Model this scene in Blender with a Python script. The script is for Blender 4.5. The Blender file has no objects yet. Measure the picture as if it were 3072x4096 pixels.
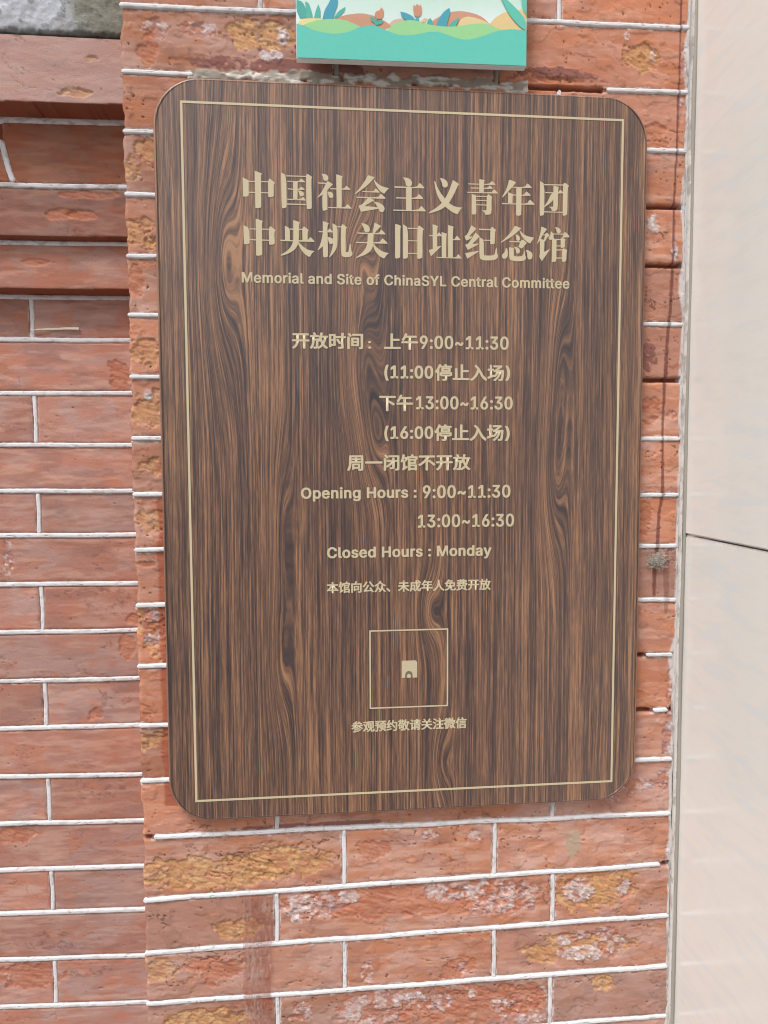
import bpy, bmesh, math, json
import numpy as np
from mathutils import Matrix, Vector

# ------------------------------------------------------------------ camera, world, sun, exposure
S = bpy.context.scene
COL = S.collection
cam_d = bpy.data.cameras.new('camera'); cam = bpy.data.objects.new('camera', cam_d); COL.objects.link(cam)
cam_d.sensor_fit = 'AUTO'; cam_d.sensor_width = 36.0; cam_d.lens = 3077/4096*36
cam_d.clip_start = 0.01; cam_d.clip_end = 500
RX = Vector((0.9947888662, -0.1018846683, -0.0038243996)); RD = Vector((-0.0110145784, -0.0701030093, -0.9974789457)); RF = Vector((0.1013597097, 0.9923230736, -0.0708599098))
mw = Matrix.Identity(4)
for i, v in enumerate((RX, -RD, -RF)):
    for j in range(3): mw[j][i] = v[j]
mw.translation = Vector((0.1170676839, -0.8115465854, 1.4979122612))
cam.matrix_world = mw
S.camera = cam
S.view_settings.view_transform = 'Standard'; S.view_settings.look = 'None'
S.view_settings.gamma = 1; S.view_settings.use_curve_mapping = False
S.view_settings.exposure = 0.82
S.cycles.max_bounces = 6; S.cycles.use_denoising = True; S.cycles.denoising_input_passes = 'RGB_ALBEDO_NORMAL'; S.cycles.filter_width = 1.1

SUN_EL, SUN_AZ = math.radians(57), math.radians(-40)     # azimuth measured from the wall's normal, to the right
W = bpy.data.worlds.new('World'); S.world = W; W.use_nodes = True
nt = W.node_tree; bg = nt.nodes['Background']
sky = nt.nodes.new('ShaderNodeTexSky'); sky.sky_type = 'NISHITA'; sky.sun_disc = False
sky.sun_elevation = SUN_EL; sky.sun_rotation = math.pi - SUN_AZ
sky.air_density = 1.0; sky.dust_density = 4.0; sky.ozone_density = 1.0
hs = nt.nodes.new('ShaderNodeHueSaturation'); hs.inputs['Saturation'].default_value = 0.12
nt.links.new(sky.outputs[0], hs.inputs['Color']); nt.links.new(hs.outputs[0], bg.inputs[0])
bg.inputs[1].default_value = 0.088
sl = bpy.data.lights.new('sun', 'SUN'); so = bpy.data.objects.new('sun', sl); COL.objects.link(so)
sl.energy = 1.5; sl.angle = math.radians(18); sl.color = (1.0, 0.98, 0.95)
sd = Vector((math.sin(SUN_AZ)*math.cos(SUN_EL), -math.cos(SUN_AZ)*math.cos(SUN_EL), math.sin(SUN_EL)))
so.rotation_euler = (-sd).to_track_quat('-Z', 'Y').to_euler(); so.location = (1, -3, 5)

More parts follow.
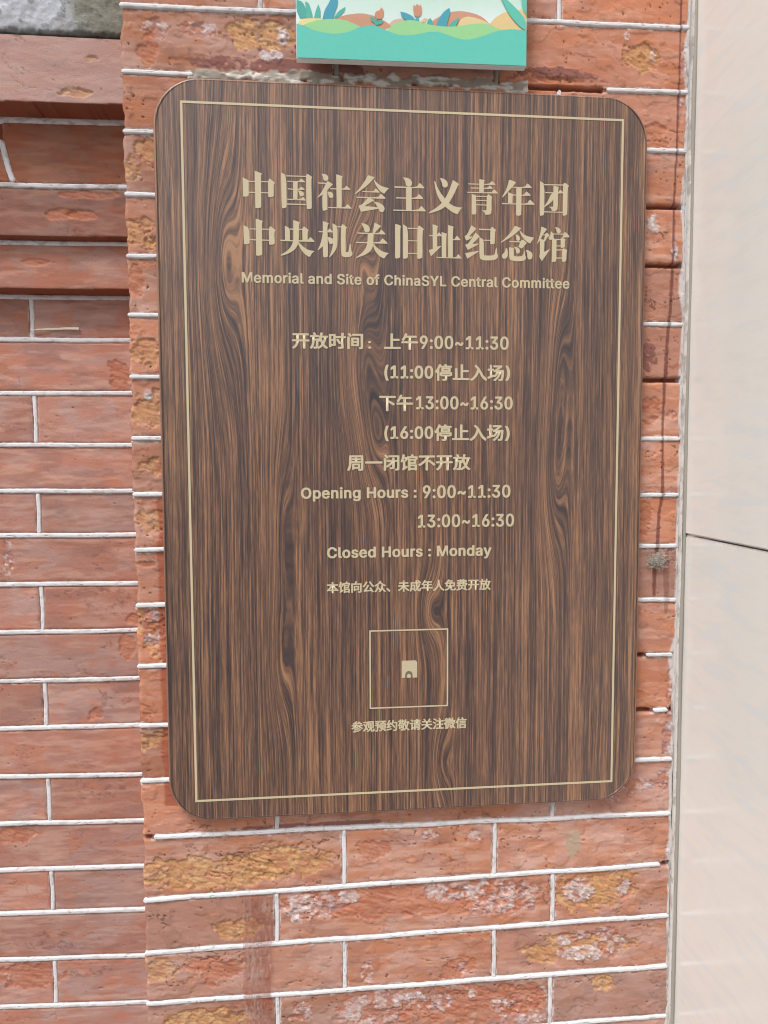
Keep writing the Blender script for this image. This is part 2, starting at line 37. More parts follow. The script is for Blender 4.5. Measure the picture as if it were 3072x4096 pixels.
# ------------------------------------------------------------------ measured data (metres, wall coordinates)
D = json.loads('''{"HEAD1":[[[1167,12729],[1284,12672],[1282,12381],[1265,12362],[1208,12351],[1168,12362]],[[1279,12663],[1670,12667],[1669,12647],[1279,12644]],[[1276,12452],[1671,12451],[1671,12431],[1276,12432]],[[1406,12858],[1420,12860],[1550,12813],[1550,12804],[1528,12782],[1529,12163],[1509,12146],[1452,12133],[1409,12141]],[[1665,12665],[1689,12715],[1704,12720],[1805,12643],[1803,12634],[1776,12608],[1778,12387],[1766,12370],[1694,12354],[1667,12365]],[[1927,12845],[1940,12843],[2030,12794],[2033,12178],[2012,12158],[1954,12147],[1931,12161]],[[2421,12793],[2440,12831],[2456,12836],[2546,12778],[2546,12766],[2527,12740],[2533,12173],[2518,12154],[2455,12142],[2426,12159]],[[2030,12794],[2424,12795],[2423,12774],[2030,12773]],[[2032,12246],[2422,12244],[2422,12222],[2032,12223]],[[2046,12688],[2283,12685],[2322,12735],[2334,12738],[2408,12679],[2403,12668],[2052,12670]],[[2163,12676],[2262,12675],[2254,12651],[2248,12330],[2163,12328]],[[2051,12541],[2156,12537],[2281,12536],[2320,12578],[2335,12579],[2397,12526],[2392,12517],[2065,12518]],[[2254,12507],[2319,12502],[2362,12480],[2378,12443],[2366,12404],[2332,12392],[2299,12402],[2288,12445]],[[2043,12338],[2308,12337],[2347,12383],[2358,12385],[2414,12328],[2409,12313],[2048,12318]],[[2725,12848],[2783,12845],[2836,12834],[2868,12796],[2871,12749],[2855,12720],[2825,12708],[2787,12718],[2768,12745],[2763,12792]],[[2651,12676],[2830,12674],[2825,12651],[2663,12653]],[[2825,12667],[2845,12701],[2864,12706],[2961,12648],[2848,12531],[2843,12512],[2741,12433],[2645,12373],[2643,12383],[2712,12460],[2771,12557]],[[2746,12480],[2846,12535],[2847,12147],[2776,12119],[2746,12135]],[[2848,12500],[2916,12500],[2959,12473],[2970,12421],[2958,12390],[2920,12377],[2881,12390],[2872,12437]],[[3028,12844],[3045,12844],[3161,12810],[3138,12774],[3134,12193],[3035,12190]],[[2902,12572],[3033,12569],[3188,12571],[3223,12623],[3239,12626],[3310,12562],[3305,12549],[2911,12549]],[[2863,12201],[3195,12198],[3245,12266],[3259,12268],[3337,12189],[3332,12179],[2869,12178]],[[3664,12840],[3683,12849],[3810,12812],[3781,12787],[3717,12705],[3628,12626],[3530,12552],[3412,12467],[3393,12471],[3481,12564],[3560,12666],[3624,12763]],[[3781,12787],[3820,12732],[3893,12672],[3972,12632],[4099,12605],[4045,12553],[4000,12492],[3922,12535],[3854,12614],[3805,12703]],[[3544,12536],[3780,12533],[3819,12591],[3839,12594],[3902,12530],[3902,12513],[3564,12513]],[[3429,12420],[3877,12419],[3922,12485],[3937,12488],[4025,12414],[4018,12393],[3439,12399]],[[3671,12408],[3696,12414],[3798,12360],[3597,12241],[3876,12224],[3891,12195],[3714,12162],[3522,12123],[3477,12244],[3538,12266],[3607,12330]],[[3782,12335],[3882,12319],[3970,12274],[4004,12222],[4004,12175],[3974,12131],[3935,12125],[3896,12152],[3871,12223]],[[4385,12829],[4464,12827],[4534,12795],[4568,12749],[4568,12691],[4543,12657],[4504,12646],[4459,12659],[4439,12692],[4433,12754]],[[4205,12650],[4444,12647],[4662,12645],[4717,12725],[4732,12728],[4823,12642],[4816,12625],[4568,12624],[4212,12620]],[[4447,12645],[4571,12634],[4560,12600],[4560,12179],[4446,12176]],[[4236,12433],[4447,12431],[4647,12433],[4702,12504],[4717,12507],[4796,12435],[4791,12411],[4244,12409]],[[4176,12187],[4692,12187],[4751,12271],[4766,12273],[4856,12178],[4849,12166],[4184,12164]],[[5030,12778],[5045,12773],[5100,12636],[5160,12542],[5250,12429],[5346,12336],[5441,12286],[5531,12269],[5610,12266],[5552,12207],[5517,12133],[5502,12128],[5391,12173],[5261,12266],[5170,12360],[5110,12454],[5060,12577],[5025,12758]],[[5140,12843],[5220,12832],[5285,12786],[5308,12729],[5305,12686],[5270,12656],[5220,12657],[5195,12687],[5185,12749]],[[5410,12804],[5425,12805],[5545,12732],[5515,12702],[5440,12531],[5325,12335],[5240,12261],[5131,12195],[4921,12129],[4903,12136],[4961,12180],[5070,12246],[5180,12341],[5260,12449],[5335,12595]],[[5960,12846],[6081,12830],[6056,12796],[6054,12588],[5962,12585]],[[5729,12754],[5961,12754],[6173,12758],[6213,12810],[6233,12813],[6302,12750],[6294,12739],[5739,12733]],[[5780,12674],[5961,12674],[6138,12678],[6178,12725],[6193,12728],[6244,12671],[6239,12659],[5790,12653]],[[5700,12585],[6219,12586],[6264,12643],[6285,12645],[6354,12578],[6346,12567],[5713,12563]],[[5805,12544],[5821,12543],[5896,12511],[5905,12154],[5878,12138],[5832,12132],[5805,12144]],[[5896,12509],[6124,12513],[6124,12496],[5896,12489]],[[6119,12503],[6144,12547],[6159,12551],[6235,12497],[6220,12472],[6222,12167],[6181,12142],[6095,12133],[6075,12182],[6019,12220],[6115,12227]],[[5897,12427],[6119,12431],[6119,12411],[5897,12408]],[[5902,12339],[6119,12341],[6120,12321],[5902,12319]],[[6583,12846],[6608,12850],[6705,12821],[6732,12798],[6655,12708],[6554,12594],[6453,12494],[6435,12495],[6503,12612],[6553,12720]],[[6655,12713],[6920,12716],[6965,12784],[6985,12789],[7068,12711],[7061,12698],[6655,12694]],[[6564,12599],[6579,12599],[6687,12562],[6661,12529],[6660,12379],[6566,12376]],[[6676,12561],[6743,12558],[6906,12559],[6946,12625],[6961,12628],[7046,12560],[7034,12542],[6677,12539]],[[6741,12698],[6864,12698],[6851,12675],[6851,12165],[6828,12140],[6772,12134],[6739,12150]],[[6434,12385],[6744,12381],[6969,12383],[7019,12460],[7040,12463],[7128,12382],[7123,12365],[6444,12358]],[[7241,12845],[7254,12843],[7336,12792],[7340,12178],[7312,12158],[7266,12145],[7237,12161]],[[7331,12792],[7737,12793],[7738,12771],[7331,12766]],[[7730,12783],[7752,12825],[7773,12830],[7861,12772],[7831,12730],[7831,12197],[7813,12177],[7746,12158],[7730,12175]],[[7337,12239],[7734,12240],[7734,12221],[7337,12218]],[[7353,12632],[7528,12628],[7636,12634],[7667,12681],[7682,12681],[7729,12639],[7750,12635],[7750,12615],[7626,12607],[7359,12608]],[[7527,12759],[7552,12760],[7645,12739],[7630,12699],[7625,12304],[7595,12259],[7548,12245],[7502,12251],[7486,12295],[7439,12333],[7526,12340]],[[7487,12607],[7554,12609],[7525,12467],[7433,12386],[7336,12320],[7336,12340],[7412,12454]]],"HEAD2":[[[1170,11802],[1284,11742],[1287,11454],[1269,11435],[1193,11422],[1171,11435]],[[1279,11737],[1671,11740],[1670,11720],[1279,11718]],[[1280,11527],[1674,11525],[1674,11504],[1280,11507]],[[1411,11929],[1425,11932],[1556,11888],[1532,11848],[1534,11238],[1519,11218],[1447,11204],[1411,11213]],[[1668,11729],[1686,11776],[1705,11793],[1807,11715],[1778,11679],[1784,11457],[1772,11438],[1700,11424],[1671,11433]],[[1988,11805],[2003,11803],[2089,11758],[2088,11526],[1991,11523]],[[2084,11756],[2349,11755],[2349,11735],[2084,11733]],[[2335,11746],[2350,11784],[2374,11804],[2465,11735],[2445,11701],[2442,11520],[2339,11518]],[[1893,11531],[2154,11527],[2449,11535],[2488,11590],[2512,11593],[2581,11514],[2574,11502],[2259,11504],[1903,11504]],[[2158,11918],[2178,11920],[2295,11882],[2273,11848],[2265,11535],[2244,11439],[2200,11362],[2122,11298],[2025,11249],[1908,11213],[1897,11224],[1899,11236],[2006,11296],[2084,11369],[2133,11446],[2158,11532]],[[2259,11501],[2302,11450],[2374,11385],[2461,11339],[2579,11321],[2523,11274],[2487,11206],[2464,11206],[2382,11257],[2306,11345],[2249,11458]],[[2750,11914],[2770,11915],[2879,11877],[2842,11838],[2845,11614],[2851,11232],[2831,11207],[2768,11201],[2751,11220],[2746,11421],[2657,11342],[2645,11351],[2692,11448],[2727,11563],[2753,11707]],[[2656,11722],[2758,11721],[2758,11698],[2671,11698]],[[2836,11723],[2853,11729],[2875,11775],[2890,11777],[2948,11721],[2953,11701],[2836,11699]],[[2845,11606],[2898,11601],[2954,11574],[2956,11492],[2916,11465],[2878,11476],[2863,11519]],[[2944,11879],[2959,11876],[3046,11827],[3043,11466],[3023,11389],[2974,11302],[2890,11209],[2873,11213],[2915,11310],[2945,11425],[2954,11569]],[[3041,11826],[3119,11824],[3119,11804],[3041,11805]],[[3114,11816],[3139,11865],[3154,11872],[3239,11807],[3210,11766],[3208,11317],[3262,11323],[3293,11477],[3312,11482],[3318,11348],[3348,11310],[3340,11252],[3296,11223],[3198,11211],[3144,11229],[3115,11266]],[[3526,11899],[3604,11891],[3673,11855],[3702,11798],[3700,11745],[3667,11719],[3623,11719],[3589,11747],[3579,11809]],[[3796,11908],[3816,11911],[3934,11852],[3870,11788],[3780,11690],[3756,11689],[3776,11790]],[[3444,11713],[3756,11708],[3884,11709],[3929,11773],[3948,11776],[4024,11696],[4017,11686],[3780,11685],[3458,11686]],[[3414,11525],[3898,11525],[3948,11598],[3967,11606],[4064,11519],[4061,11503],[3423,11502]],[[3660,11696],[3785,11690],[3775,11656],[3772,11483],[3749,11406],[3700,11332],[3591,11263],[3423,11204],[3414,11214],[3532,11300],[3611,11393],[3651,11500]],[[3779,11498],[3819,11446],[3897,11380],[3986,11336],[4090,11317],[4035,11268],[3998,11209],[3981,11207],[3887,11255],[3808,11349],[3765,11464]],[[4220,11901],[4299,11888],[4346,11856],[4326,11827],[4324,11243],[4303,11224],[4243,11210],[4218,11222]],[[4383,11894],[4398,11893],[4485,11836],[4484,11242],[4462,11222],[4407,11209],[4380,11221]],[[4478,11833],[4682,11834],[4682,11813],[4478,11810]],[[4482,11583],[4681,11583],[4681,11565],[4482,11564]],[[4482,11329],[4681,11331],[4681,11311],[4482,11310]],[[4677,11831],[4701,11875],[4716,11885],[4813,11815],[4783,11771],[4783,11249],[4761,11229],[4701,11211],[4676,11222]],[[4991,11911],[5011,11912],[5108,11881],[5089,11846],[5086,11469],[5172,11490],[5172,11478],[4961,11272],[4911,11394],[4996,11423]],[[4916,11699],[5006,11697],[5006,11675],[4931,11676]],[[5081,11701],[5116,11750],[5136,11754],[5181,11694],[5181,11679],[5081,11679]],[[5179,11759],[5196,11759],[5294,11731],[5277,11696],[5277,11250],[5184,11248]],[[5314,11905],[5331,11906],[5437,11875],[5414,11835],[5415,11253],[5316,11251]],[[5407,11632],[5448,11628],[5488,11692],[5503,11695],[5574,11621],[5569,11609],[5408,11607]],[[5063,11265],[5182,11261],[5479,11257],[5519,11323],[5534,11327],[5600,11247],[5595,11240],[5077,11241]],[[5801,11916],[5906,11851],[5757,11696],[5830,11686],[5767,11636],[5691,11605],[5661,11691],[5716,11732]],[[5888,11775],[5977,11694],[5818,11540],[5955,11553],[5955,11538],[5728,11419],[5670,11519],[5742,11548],[5818,11666]],[[5670,11351],[5961,11407],[5961,11392],[5718,11240]],[[5951,11852],[6212,11851],[6212,11827],[5963,11823]],[[6200,11851],[6222,11888],[6242,11895],[6322,11832],[6298,11800],[6293,11561],[6275,11550],[6219,11539],[6195,11553]],[[6056,11631],[6203,11632],[6203,11612],[6056,11611]],[[5969,11678],[5985,11675],[6063,11631],[6064,11331],[6083,11312],[6256,11317],[6291,11341],[6321,11473],[6341,11479],[6345,11357],[6366,11313],[6348,11259],[6297,11228],[6175,11214],[6053,11215],[5992,11241],[5971,11290]],[[6705,11917],[6726,11928],[6854,11882],[6808,11847],[6712,11756],[6610,11681],[6427,11579],[6415,11588],[6508,11668],[6599,11759],[6660,11838]],[[6813,11852],[6865,11794],[6937,11742],[7009,11720],[7128,11698],[7082,11638],[7047,11582],[7026,11581],[6938,11635],[6866,11721],[6824,11798]],[[6727,11754],[6784,11744],[6825,11705],[6828,11657],[6810,11632],[6774,11626],[6749,11645],[6743,11708]],[[6598,11620],[6836,11620],[6831,11595],[6609,11596]],[[6831,11618],[6871,11648],[6892,11651],[6975,11592],[6878,11477],[6852,11474],[6791,11509],[6811,11544]],[[6530,11476],[6553,11474],[6571,11411],[6572,11323],[6552,11278],[6506,11254],[6460,11266],[6441,11315],[6465,11354],[6510,11395]],[[6594,11492],[6673,11484],[6706,11468],[6694,11443],[6700,11321],[6736,11309],[6859,11314],[6900,11354],[6925,11427],[6935,11424],[6941,11326],[6962,11292],[6947,11247],[6891,11220],[6768,11209],[6660,11222],[6603,11255]],[[6699,11507],[6765,11498],[6817,11465],[6830,11417],[6812,11377],[6782,11366],[6746,11385],[6740,11444]],[[6948,11451],[7012,11436],[7074,11403],[7098,11359],[7091,11285],[7045,11250],[7009,11259],[6988,11293],[6982,11381]],[[7274,11922],[7294,11926],[7403,11882],[7312,11762],[7256,11652],[7200,11580],[7190,11582],[7225,11681],[7260,11800]],[[7317,11769],[7373,11770],[7368,11751],[7307,11750]],[[7353,11763],[7373,11797],[7394,11808],[7456,11765],[7441,11735],[7405,11710],[7360,11625],[7329,11630],[7353,11728]],[[7282,11673],[7333,11662],[7349,11625],[7343,11414],[7470,11480],[7470,11471],[7297,11225],[7234,11323],[7254,11357],[7248,11652],[7251,11682]],[[7568,11927],[7635,11917],[7682,11889],[7698,11840],[7683,11810],[7647,11796],[7610,11813],[7599,11867]],[[7481,11835],[7502,11830],[7538,11777],[7545,11694],[7504,11668],[7473,11658],[7441,11681],[7436,11721],[7472,11751]],[[7523,11793],[7771,11798],[7771,11778],[7528,11775]],[[7750,11782],[7776,11827],[7807,11825],[7883,11751],[7876,11726],[7782,11722],[7710,11708],[7741,11733]],[[7511,11700],[7545,11701],[7607,11671],[7607,11237],[7581,11219],[7509,11215],[7515,11383]],[[7596,11685],[7710,11688],[7711,11665],[7602,11663]],[[7695,11688],[7720,11711],[7741,11708],[7804,11675],[7785,11645],[7787,11522],[7754,11507],[7707,11504],[7697,11520]],[[7603,11552],[7702,11555],[7702,11535],[7603,11533]],[[7604,11472],[7739,11475],[7739,11453],[7605,11450]],[[7727,11467],[7754,11497],[7775,11497],[7843,11455],[7826,11430],[7822,11242],[7789,11226],[7742,11218],[7729,11235]],[[7601,11306],[7736,11309],[7736,11287],[7601,11284]]],"TEXTS":[["Memorial and Site of ChinaSYL Central Committee",0.05581,0.39487,0.54442,0.53336,"L"],["开放时间",0.10509,0.17771,0.48517,0.46847,"C"],[":",0.18265,0.18591,0.47703,0.46924,"L"],["上午",0.199,0.23469,0.48537,0.46835,"C"],["9:00~11:30",0.23626,0.33019,0.48339,0.46948,"L"],["(11:00",0.19935,0.25047,0.45319,0.43682,"L"],["停止入场",0.25205,0.32559,0.45434,0.43706,"C"],[")",0.32689,0.33205,0.45327,0.43747,"L"],["下午",0.19406,0.22912,0.42267,0.40547,"C"],["13:00~16:30",0.23228,0.33505,0.42127,0.40736,"L"],["(16:00",0.19911,0.25052,0.39072,0.37464,"L"],["停止入场",0.25163,0.3254,0.39215,0.37469,"C"],[")",0.32687,0.33207,0.39044,0.37462,"L"],["周一闭馆不开放",0.16027,0.29016,0.36102,0.34392,"C"],["Opening Hours :",0.11245,0.23299,0.32735,0.31247,"L"],["9:00~11:30",0.23937,0.33336,0.32858,0.31474,"L"],["13:00~16:30",0.23408,0.33755,0.29785,0.28394,"L"],["Closed Hours : Monday",0.13873,0.31322,0.26492,0.25032,"L"],["本馆向公众、未成年人免费开放",0.13799,0.31267,0.22865,0.21632,"C"],["参观预约敬请关注微信",0.1628,0.28709,0.07892,0.06653,"C"]],"FRAME":[0.1824,0.2668,0.0915,0.1761],"EMBLEM":[0.2168,0.2334,0.1239,0.1425],"BEDS":[[1.9417,1.9508],[1.8792,1.8845],[1.8217,1.8239],[1.7609,1.7652],[1.7006,1.7036],[1.6425,1.6404],[1.5807,1.5809],[1.5184,1.5176],[1.4606,1.4548],[1.4039,1.3989],[1.3461,1.3381],[1.2812,1.276],[1.2179,1.2135],[1.1587,1.1556],[1.0969,1.093],[1.0274,1.0332],[0.9686,0.972],[0.9113,0.911]],"PERPS":{"0":[0.153,0.3187],"-1":[0.0773,0.3848],"13":[0.0824,0.3882],"14":[0.1546,0.3222],"15":[0.081,0.3894],"16":[0.1545,0.3222],"17":[0.0803,0.3878]},"LBEDS":[[0.083,1.8638,1.8649,-0.2059,-0.0824],[0.083,1.7939,1.7955,-0.2085,-0.0795],[0.095,1.7369,1.7382,-0.2152,-0.0824],[0.12,1.6835,1.6842,-0.2266,-0.0868],[0.12,1.634,1.6343,-0.2285,-0.0839],[0.12,1.5733,1.5735,-0.2307,-0.0821],[0.12,1.5135,1.5132,-0.233,-0.0814],[0.12,1.4606,1.4598,-0.235,-0.0842],[0.12,1.4084,1.408,-0.2369,-0.0841],[0.12,1.3516,1.3498,-0.239,-0.0856],[0.12,1.2945,1.2935,-0.2412,-0.0862],[0.12,1.2362,1.2349,-0.2434,-0.0871],[0.12,1.1796,1.1773,-0.2455,-0.0878],[0.12,1.1211,1.117,-0.2477,-0.0887],[0.12,1.0632,1.0589,-0.2499,-0.0882],[0.12,1.0058,1.0018,-0.252,-0.0867],[0.12,0.952,0.9466,-0.254,-0.0872],[0.12,0.8949,0.8876,-0.2562,-0.0866],[0.12,0.8345,0.8272,-0.2584,-0.0863]],"LPERPS":{"4":[-0.1972,-0.1959],"6":[-0.1936,-0.1927],"8":[-0.1933,-0.1909],"10":[-0.1931,-0.192],"12":[-0.1921,-0.1908],"14":[-0.1918,-0.1918],"16":[-0.1925,-0.1923],"18":[-0.1935,-0.1941]},"ARC":[[-0.2062,1.8413],[-0.2022,1.8257],[-0.1989,1.8101],[-0.1946,1.7975]],"SPOTS":[[-0.0258,1.9228,0.0121,0.0095,"w"],[0.0154,1.9237,0.0171,0.0084,"w"],[0.0768,1.9208,0.0299,0.0133,"o"],[0.0992,1.9219,0.0065,0.0082,"W"],[0.089,1.9001,0.0085,0.0068,"W"],[0.0988,1.8924,0.0834,0.0058,"d"],[-0.0336,1.8998,0.0082,0.0143,"r"],[0.4734,1.9165,0.0151,0.0147,"o"],[0.4876,1.9197,0.003,0.0091,"W"],[0.4587,1.9385,0.0027,0.004,"W"],[0.384,1.8984,0.0405,0.005,"d"],[0.3868,1.8905,0.0406,0.0028,"r"],[0.4914,1.7456,0.0067,0.0089,"W"],[0.486,1.8416,0.0166,0.0103,"r"],[0.4862,1.83,0.0222,0.0046,"r"],[0.4783,1.8103,0.0055,0.0031,"w"],[-0.0372,1.8049,0.0073,0.0109,"o"],[-0.0535,1.7874,0.0061,0.0109,"o"],[-0.0454,1.7242,0.0123,0.0148,"o"],[-0.0358,1.7146,0.0049,0.0123,"o"],[-0.0515,1.6772,0.0074,0.0149,"r"],[-0.0398,1.6026,0.0112,0.0138,"o"],[-0.0425,1.5445,0.0112,0.0203,"o"],[-0.0408,1.5623,0.0035,0.0046,"W"],[-0.0401,1.4884,0.0065,0.0108,"o"],[-0.0428,1.4331,0.0106,0.0119,"o"],[-0.0431,1.3167,0.014,0.0217,"o"],[-0.0425,1.322,0.0114,0.0185,"w"],[-0.0485,1.2022,0.0115,0.0113,"o"],[-0.058,1.2294,0.0102,0.0107,"r"],[-0.0489,1.3877,0.0101,0.0031,"r"],[0.008,1.0528,0.0717,0.0173,"o"],[0.0934,1.063,0.0405,0.0185,"o"],[-0.0385,1.0796,0.013,0.0036,"D"],[0.0387,0.9899,0.0219,0.0102,"o"],[0.2272,1.0093,0.1218,0.0179,"r"],[0.1076,1.0091,0.0168,0.0125,"W"],[0.1608,1.0164,0.011,0.0074,"W"],[0.1225,1.0104,0.03,0.0114,"w"],[0.3289,1.0085,0.0402,0.0181,"w"],[0.3461,1.0016,0.0259,0.0146,"w"],[0.2721,1.0151,0.0226,0.0116,"w"],[0.4389,1.0089,0.0428,0.0236,"o"],[0.4214,1.0056,0.0146,0.0118,"W"],[0.4743,1.0052,0.0089,0.0089,"w"],[0.4183,1.0175,0.0117,0.0059,"w"],[0.0139,0.9442,0.0294,0.0142,"r"],[-0.0495,0.9489,0.0157,0.0169,"o"],[0.1796,0.9289,0.0067,0.0104,"w"],[0.2808,0.9271,0.0171,0.0129,"r"],[0.2865,0.9253,0.0063,0.0059,"w"],[0.4165,0.9409,0.0562,0.0137,"o"],[0.4577,0.9439,0.0166,0.0155,"w"],[0.4254,0.9343,0.0207,0.0078,"W"],[0.4046,0.9491,0.0076,0.0053,"W"],[0.4251,0.9551,0.0265,0.0036,"w"],[0.0021,0.8867,0.0429,0.0114,"o"],[0.1878,0.8875,0.0393,0.0175,"w"],[0.2271,0.8961,0.0169,0.0082,"W"],[0.2953,0.8818,0.0665,0.0196,"r"],[0.2981,0.8964,0.0052,0.0065,"W"],[0.2553,0.888,0.0171,0.0118,"w"],[0.3559,0.877,0.0263,0.0209,"w"],[0.3617,0.8825,0.0204,0.0179,"r"],[0.4496,0.8966,0.0134,0.0096,"o"],[0.4118,1.0647,0.007,0.0152,"g"],[0.2468,1.0825,0.0095,0.0051,"w"],[0.3001,1.0781,0.0057,0.0063,"w"],[0.1859,1.0703,0.0165,0.0096,"r"],[0.4896,1.1275,0.0266,0.0058,"w"],[0.519,1.1319,0.0089,0.0117,"w"],[0.1181,1.1008,0.0817,0.0025,"d"],[0.4575,1.1203,0.0176,0.0087,"w"],[0.1048,0.8884,0.011,0.0116,"w"],[0.4563,1.6579,0.0084,0.0106,"r"],[0.4882,1.6077,0.0085,0.0161,"d"],[0.5181,1.543,0.0057,0.0038,"w"],[0.4923,1.5457,0.0114,0.0136,"r"],[0.4863,1.428,0.0115,0.0166,"r"],[0.5167,1.7199,0.0039,0.0106,"W"],[0.5217,1.9149,0.0039,0.0153,"w"],[0.5201,1.8686,0.0033,0.0129,"w"],[0.5255,1.2299,0.0059,0.0259,"w"],[0.5209,1.1782,0.0053,0.0174,"w"]],"LSPOTS":[[-0.2282,1.3801,0.005,0.0206,"w"],[-0.1194,1.3767,0.0115,0.0149,"D"],[-0.1179,1.3304,0.0288,0.018,"D"],[-0.1212,1.2125,0.0232,0.0122,"D"],[-0.1331,1.1023,0.0351,0.0124,"D"],[-0.1195,1.8787,0.0105,0.0037,"o"],[-0.1014,1.9136,0.0053,0.0037,"o"],[-0.0868,1.3056,0.0116,0.0054,"r"],[-0.0963,1.2756,0.0087,0.0121,"r"],[-0.0962,1.5948,0.0113,0.0173,"r"],[-0.1442,1.764,0.0159,0.0048,"r"],[-0.123,1.7646,0.0133,0.0043,"r"],[-0.1117,1.7863,0.032,0.0037,"r"],[-0.1774,1.715,0.0158,0.0038,"r"],[-0.2332,1.0487,0.0172,0.0093,"r"],[-0.1839,0.8791,0.0531,0.0127,"D"],[-0.2222,0.8724,0.035,0.0159,"r"],[-0.1798,0.9138,0.0589,0.0127,"D"],[-0.1363,1.1917,0.0087,0.0061,"r"]],"DRIP":[[0.5174,1.9782,0.00105],[0.517,1.9274,0.00105],[0.5169,1.8839,0.00118],[0.5167,1.8349,0.00118],[0.5145,1.7776,0.00118],[0.5144,1.7198,0.00158],[0.5125,1.6588,0.00184],[0.5093,1.6132,0.00197],[0.5077,1.5593,0.00171],[0.5072,1.5185,0.00131],[0.5086,1.4553,0.00171],[0.5053,1.436,0.00184],[0.5041,1.4028,0.0021],[0.5012,1.3777,0.00237],[0.5014,1.3427,0.00197]],"DRIP2":[[0.5153,1.3928,0.00237],[0.5147,1.3663,0.00342],[0.5158,1.3438,0.00289],[0.5155,1.3326,0.0021],[0.5152,1.3227,0.00158]],"ART":[["hill",[212,158,130],[[1491,19260],[1605,19313],[1769,19340],[1900,19321],[1998,19279],[2080,19228],[1965,19175],[1768,19196],[1605,19251]]],["hill",[222,190,170],[[2047,19258],[2097,19295],[2171,19311],[2212,19290],[2179,19249],[2064,19211]]],["hill",[214,160,134],[[2428,19261],[2528,19338],[2662,19397],[2762,19412],[2897,19396],[2989,19362],[3057,19301],[3015,19283],[2847,19267],[2562,19237]]],["hill",[236,214,160],[[2721,19253],[2762,19334],[2829,19364],[2914,19353],[2998,19330],[3066,19294],[2981,19282],[2863,19268]]],["hill",[236,208,152],[[3057,19301],[3116,19368],[3201,19420],[3302,19442],[3430,19464],[3432,19241],[3304,19242],[3151,19235]]],["leaf",[232,196,160],[[2362,19290],[2403,19326],[2428,19317],[2403,19276]]],["hill",[240,228,160],[[1148,19219],[1192,19253],[1281,19270],[1370,19267],[1442,19250],[1215,19176],[1151,19196]]],["leaf",[86,178,168],[[1138,19428],[1194,19416],[1233,19340],[1232,19266],[1168,19256],[1132,19335]]],["leaf",[92,190,172],[[1221,19417],[1258,19404],[1289,19312],[1294,19266],[1232,19263]]],["leaf",[92,190,172],[[1350,19396],[1370,19348],[1370,19270],[1305,19266],[1327,19353]]],["leaf",[78,166,190],[[1386,19258],[1411,19350],[1452,19414],[1493,19509],[1539,19512],[1541,19403],[1511,19332],[1491,19264]]],["leaf",[86,186,172],[[1494,19268],[1541,19341],[1614,19388],[1606,19352],[1565,19303]]],["hill",[160,220,160],[[1203,19196],[1313,19243],[1459,19267],[1605,19266],[1719,19225],[1776,19197],[1669,19148],[1522,19118],[1376,19122],[1280,19150]]],["leaf",[84,180,168],[[1904,19219],[1899,19250],[1866,19264],[1858,19303],[1883,19312],[1904,19274],[1924,19314],[1936,19299],[1919,19267],[1965,19285],[1990,19270],[1965,19241],[1919,19232],[1915,19216]]],["flower",[212,150,120],[[1900,19321],[1913,19361],[1949,19370],[1966,19399],[1990,19380],[1990,19325],[1965,19288],[1932,19291],[1906,19301]]],["flower",[214,152,124],[[2284,19396],[2287,19443],[2304,19428],[2325,19453],[2342,19433],[2362,19447],[2372,19393],[2358,19345],[2332,19327],[2295,19337]]],["leaf",[84,178,180],[[2304,19287],[2309,19322],[2325,19329],[2342,19317],[2342,19285]]],["leaf",[80,170,190],[[2155,19370],[2213,19361],[2279,19333],[2309,19290],[2229,19283],[2171,19319]]],["leaf",[84,182,172],[[2420,19253],[2428,19301],[2453,19326],[2478,19296],[2485,19241]]],["leaf",[78,172,190],[[2512,19242],[2536,19314],[2586,19388],[2645,19431],[2657,19400],[2637,19327],[2612,19236]]],["leaf",[86,188,168],[[2632,19237],[2662,19289],[2742,19344],[2737,19309],[2704,19244]]],["hill",[162,222,158],[[2017,19181],[2113,19261],[2229,19294],[2312,19292],[2428,19261],[2612,19247],[2763,19263],[2897,19293],[3015,19299],[3117,19265],[3176,19247],[3016,19180],[2881,19132],[2780,19120],[2679,19147],[2562,19189],[2445,19183],[2312,19153],[2212,19134],[2113,19141]]],["leaf",[104,204,186],[[3174,19538],[3148,19600],[3268,19511],[3353,19436],[3422,19360],[3427,19248],[3337,19308],[3252,19399]]],["leaf",[104,204,186],[[3378,19549],[3369,19612],[3428,19616],[3431,19392],[3387,19470]]],["lake",[104,208,192],[[1135,19203],[1215,19184],[1296,19149],[1409,19128],[1523,19125],[1637,19146],[1735,19195],[1833,19223],[1916,19223],[1998,19189],[2113,19151],[2212,19143],[2328,19162],[2445,19191],[2545,19196],[2679,19155],[2780,19132],[2881,19141],[3016,19188],[3134,19234],[3270,19260],[3432,19252],[3435,18908],[1131,18881]]]]}''')

# ------------------------------------------------------------------ helpers
def lin(c):
    return tuple((v/255/12.92 if v/255 <= .04045 else ((v/255+.055)/1.055)**2.4) for v in c)
def hsh(ix, iz, seed):
    h = (ix.astype(np.int64)*374761393 + iz.astype(np.int64)*668265263 + seed*974634599) & 0xffffffff
    h = ((h ^ (h >> 13))*1274126177) & 0xffffffff
    return ((h ^ (h >> 16)) & 0xffff)/65535.0
def vn(x, z, seed):
    ix = np.floor(x); iz = np.floor(z); fx = x-ix; fz = z-iz
    fx = fx*fx*(3-2*fx); fz = fz*fz*(3-2*fz)
    a = hsh(ix, iz, seed); b = hsh(ix+1, iz, seed); c = hsh(ix, iz+1, seed); d = hsh(ix+1, iz+1, seed)
    return (a*(1-fx)+b*fx)*(1-fz)+(c*(1-fx)+d*fx)*fz
def fbm(x, z, seed, o=4, g=.5):
    s = 0; a = 1; t = 0
    for k in range(o):
        s = s+a*vn(x*2**k+k*17.3, z*2**k-k*9.1, seed+k*31); t += a; a *= g
    return s/t
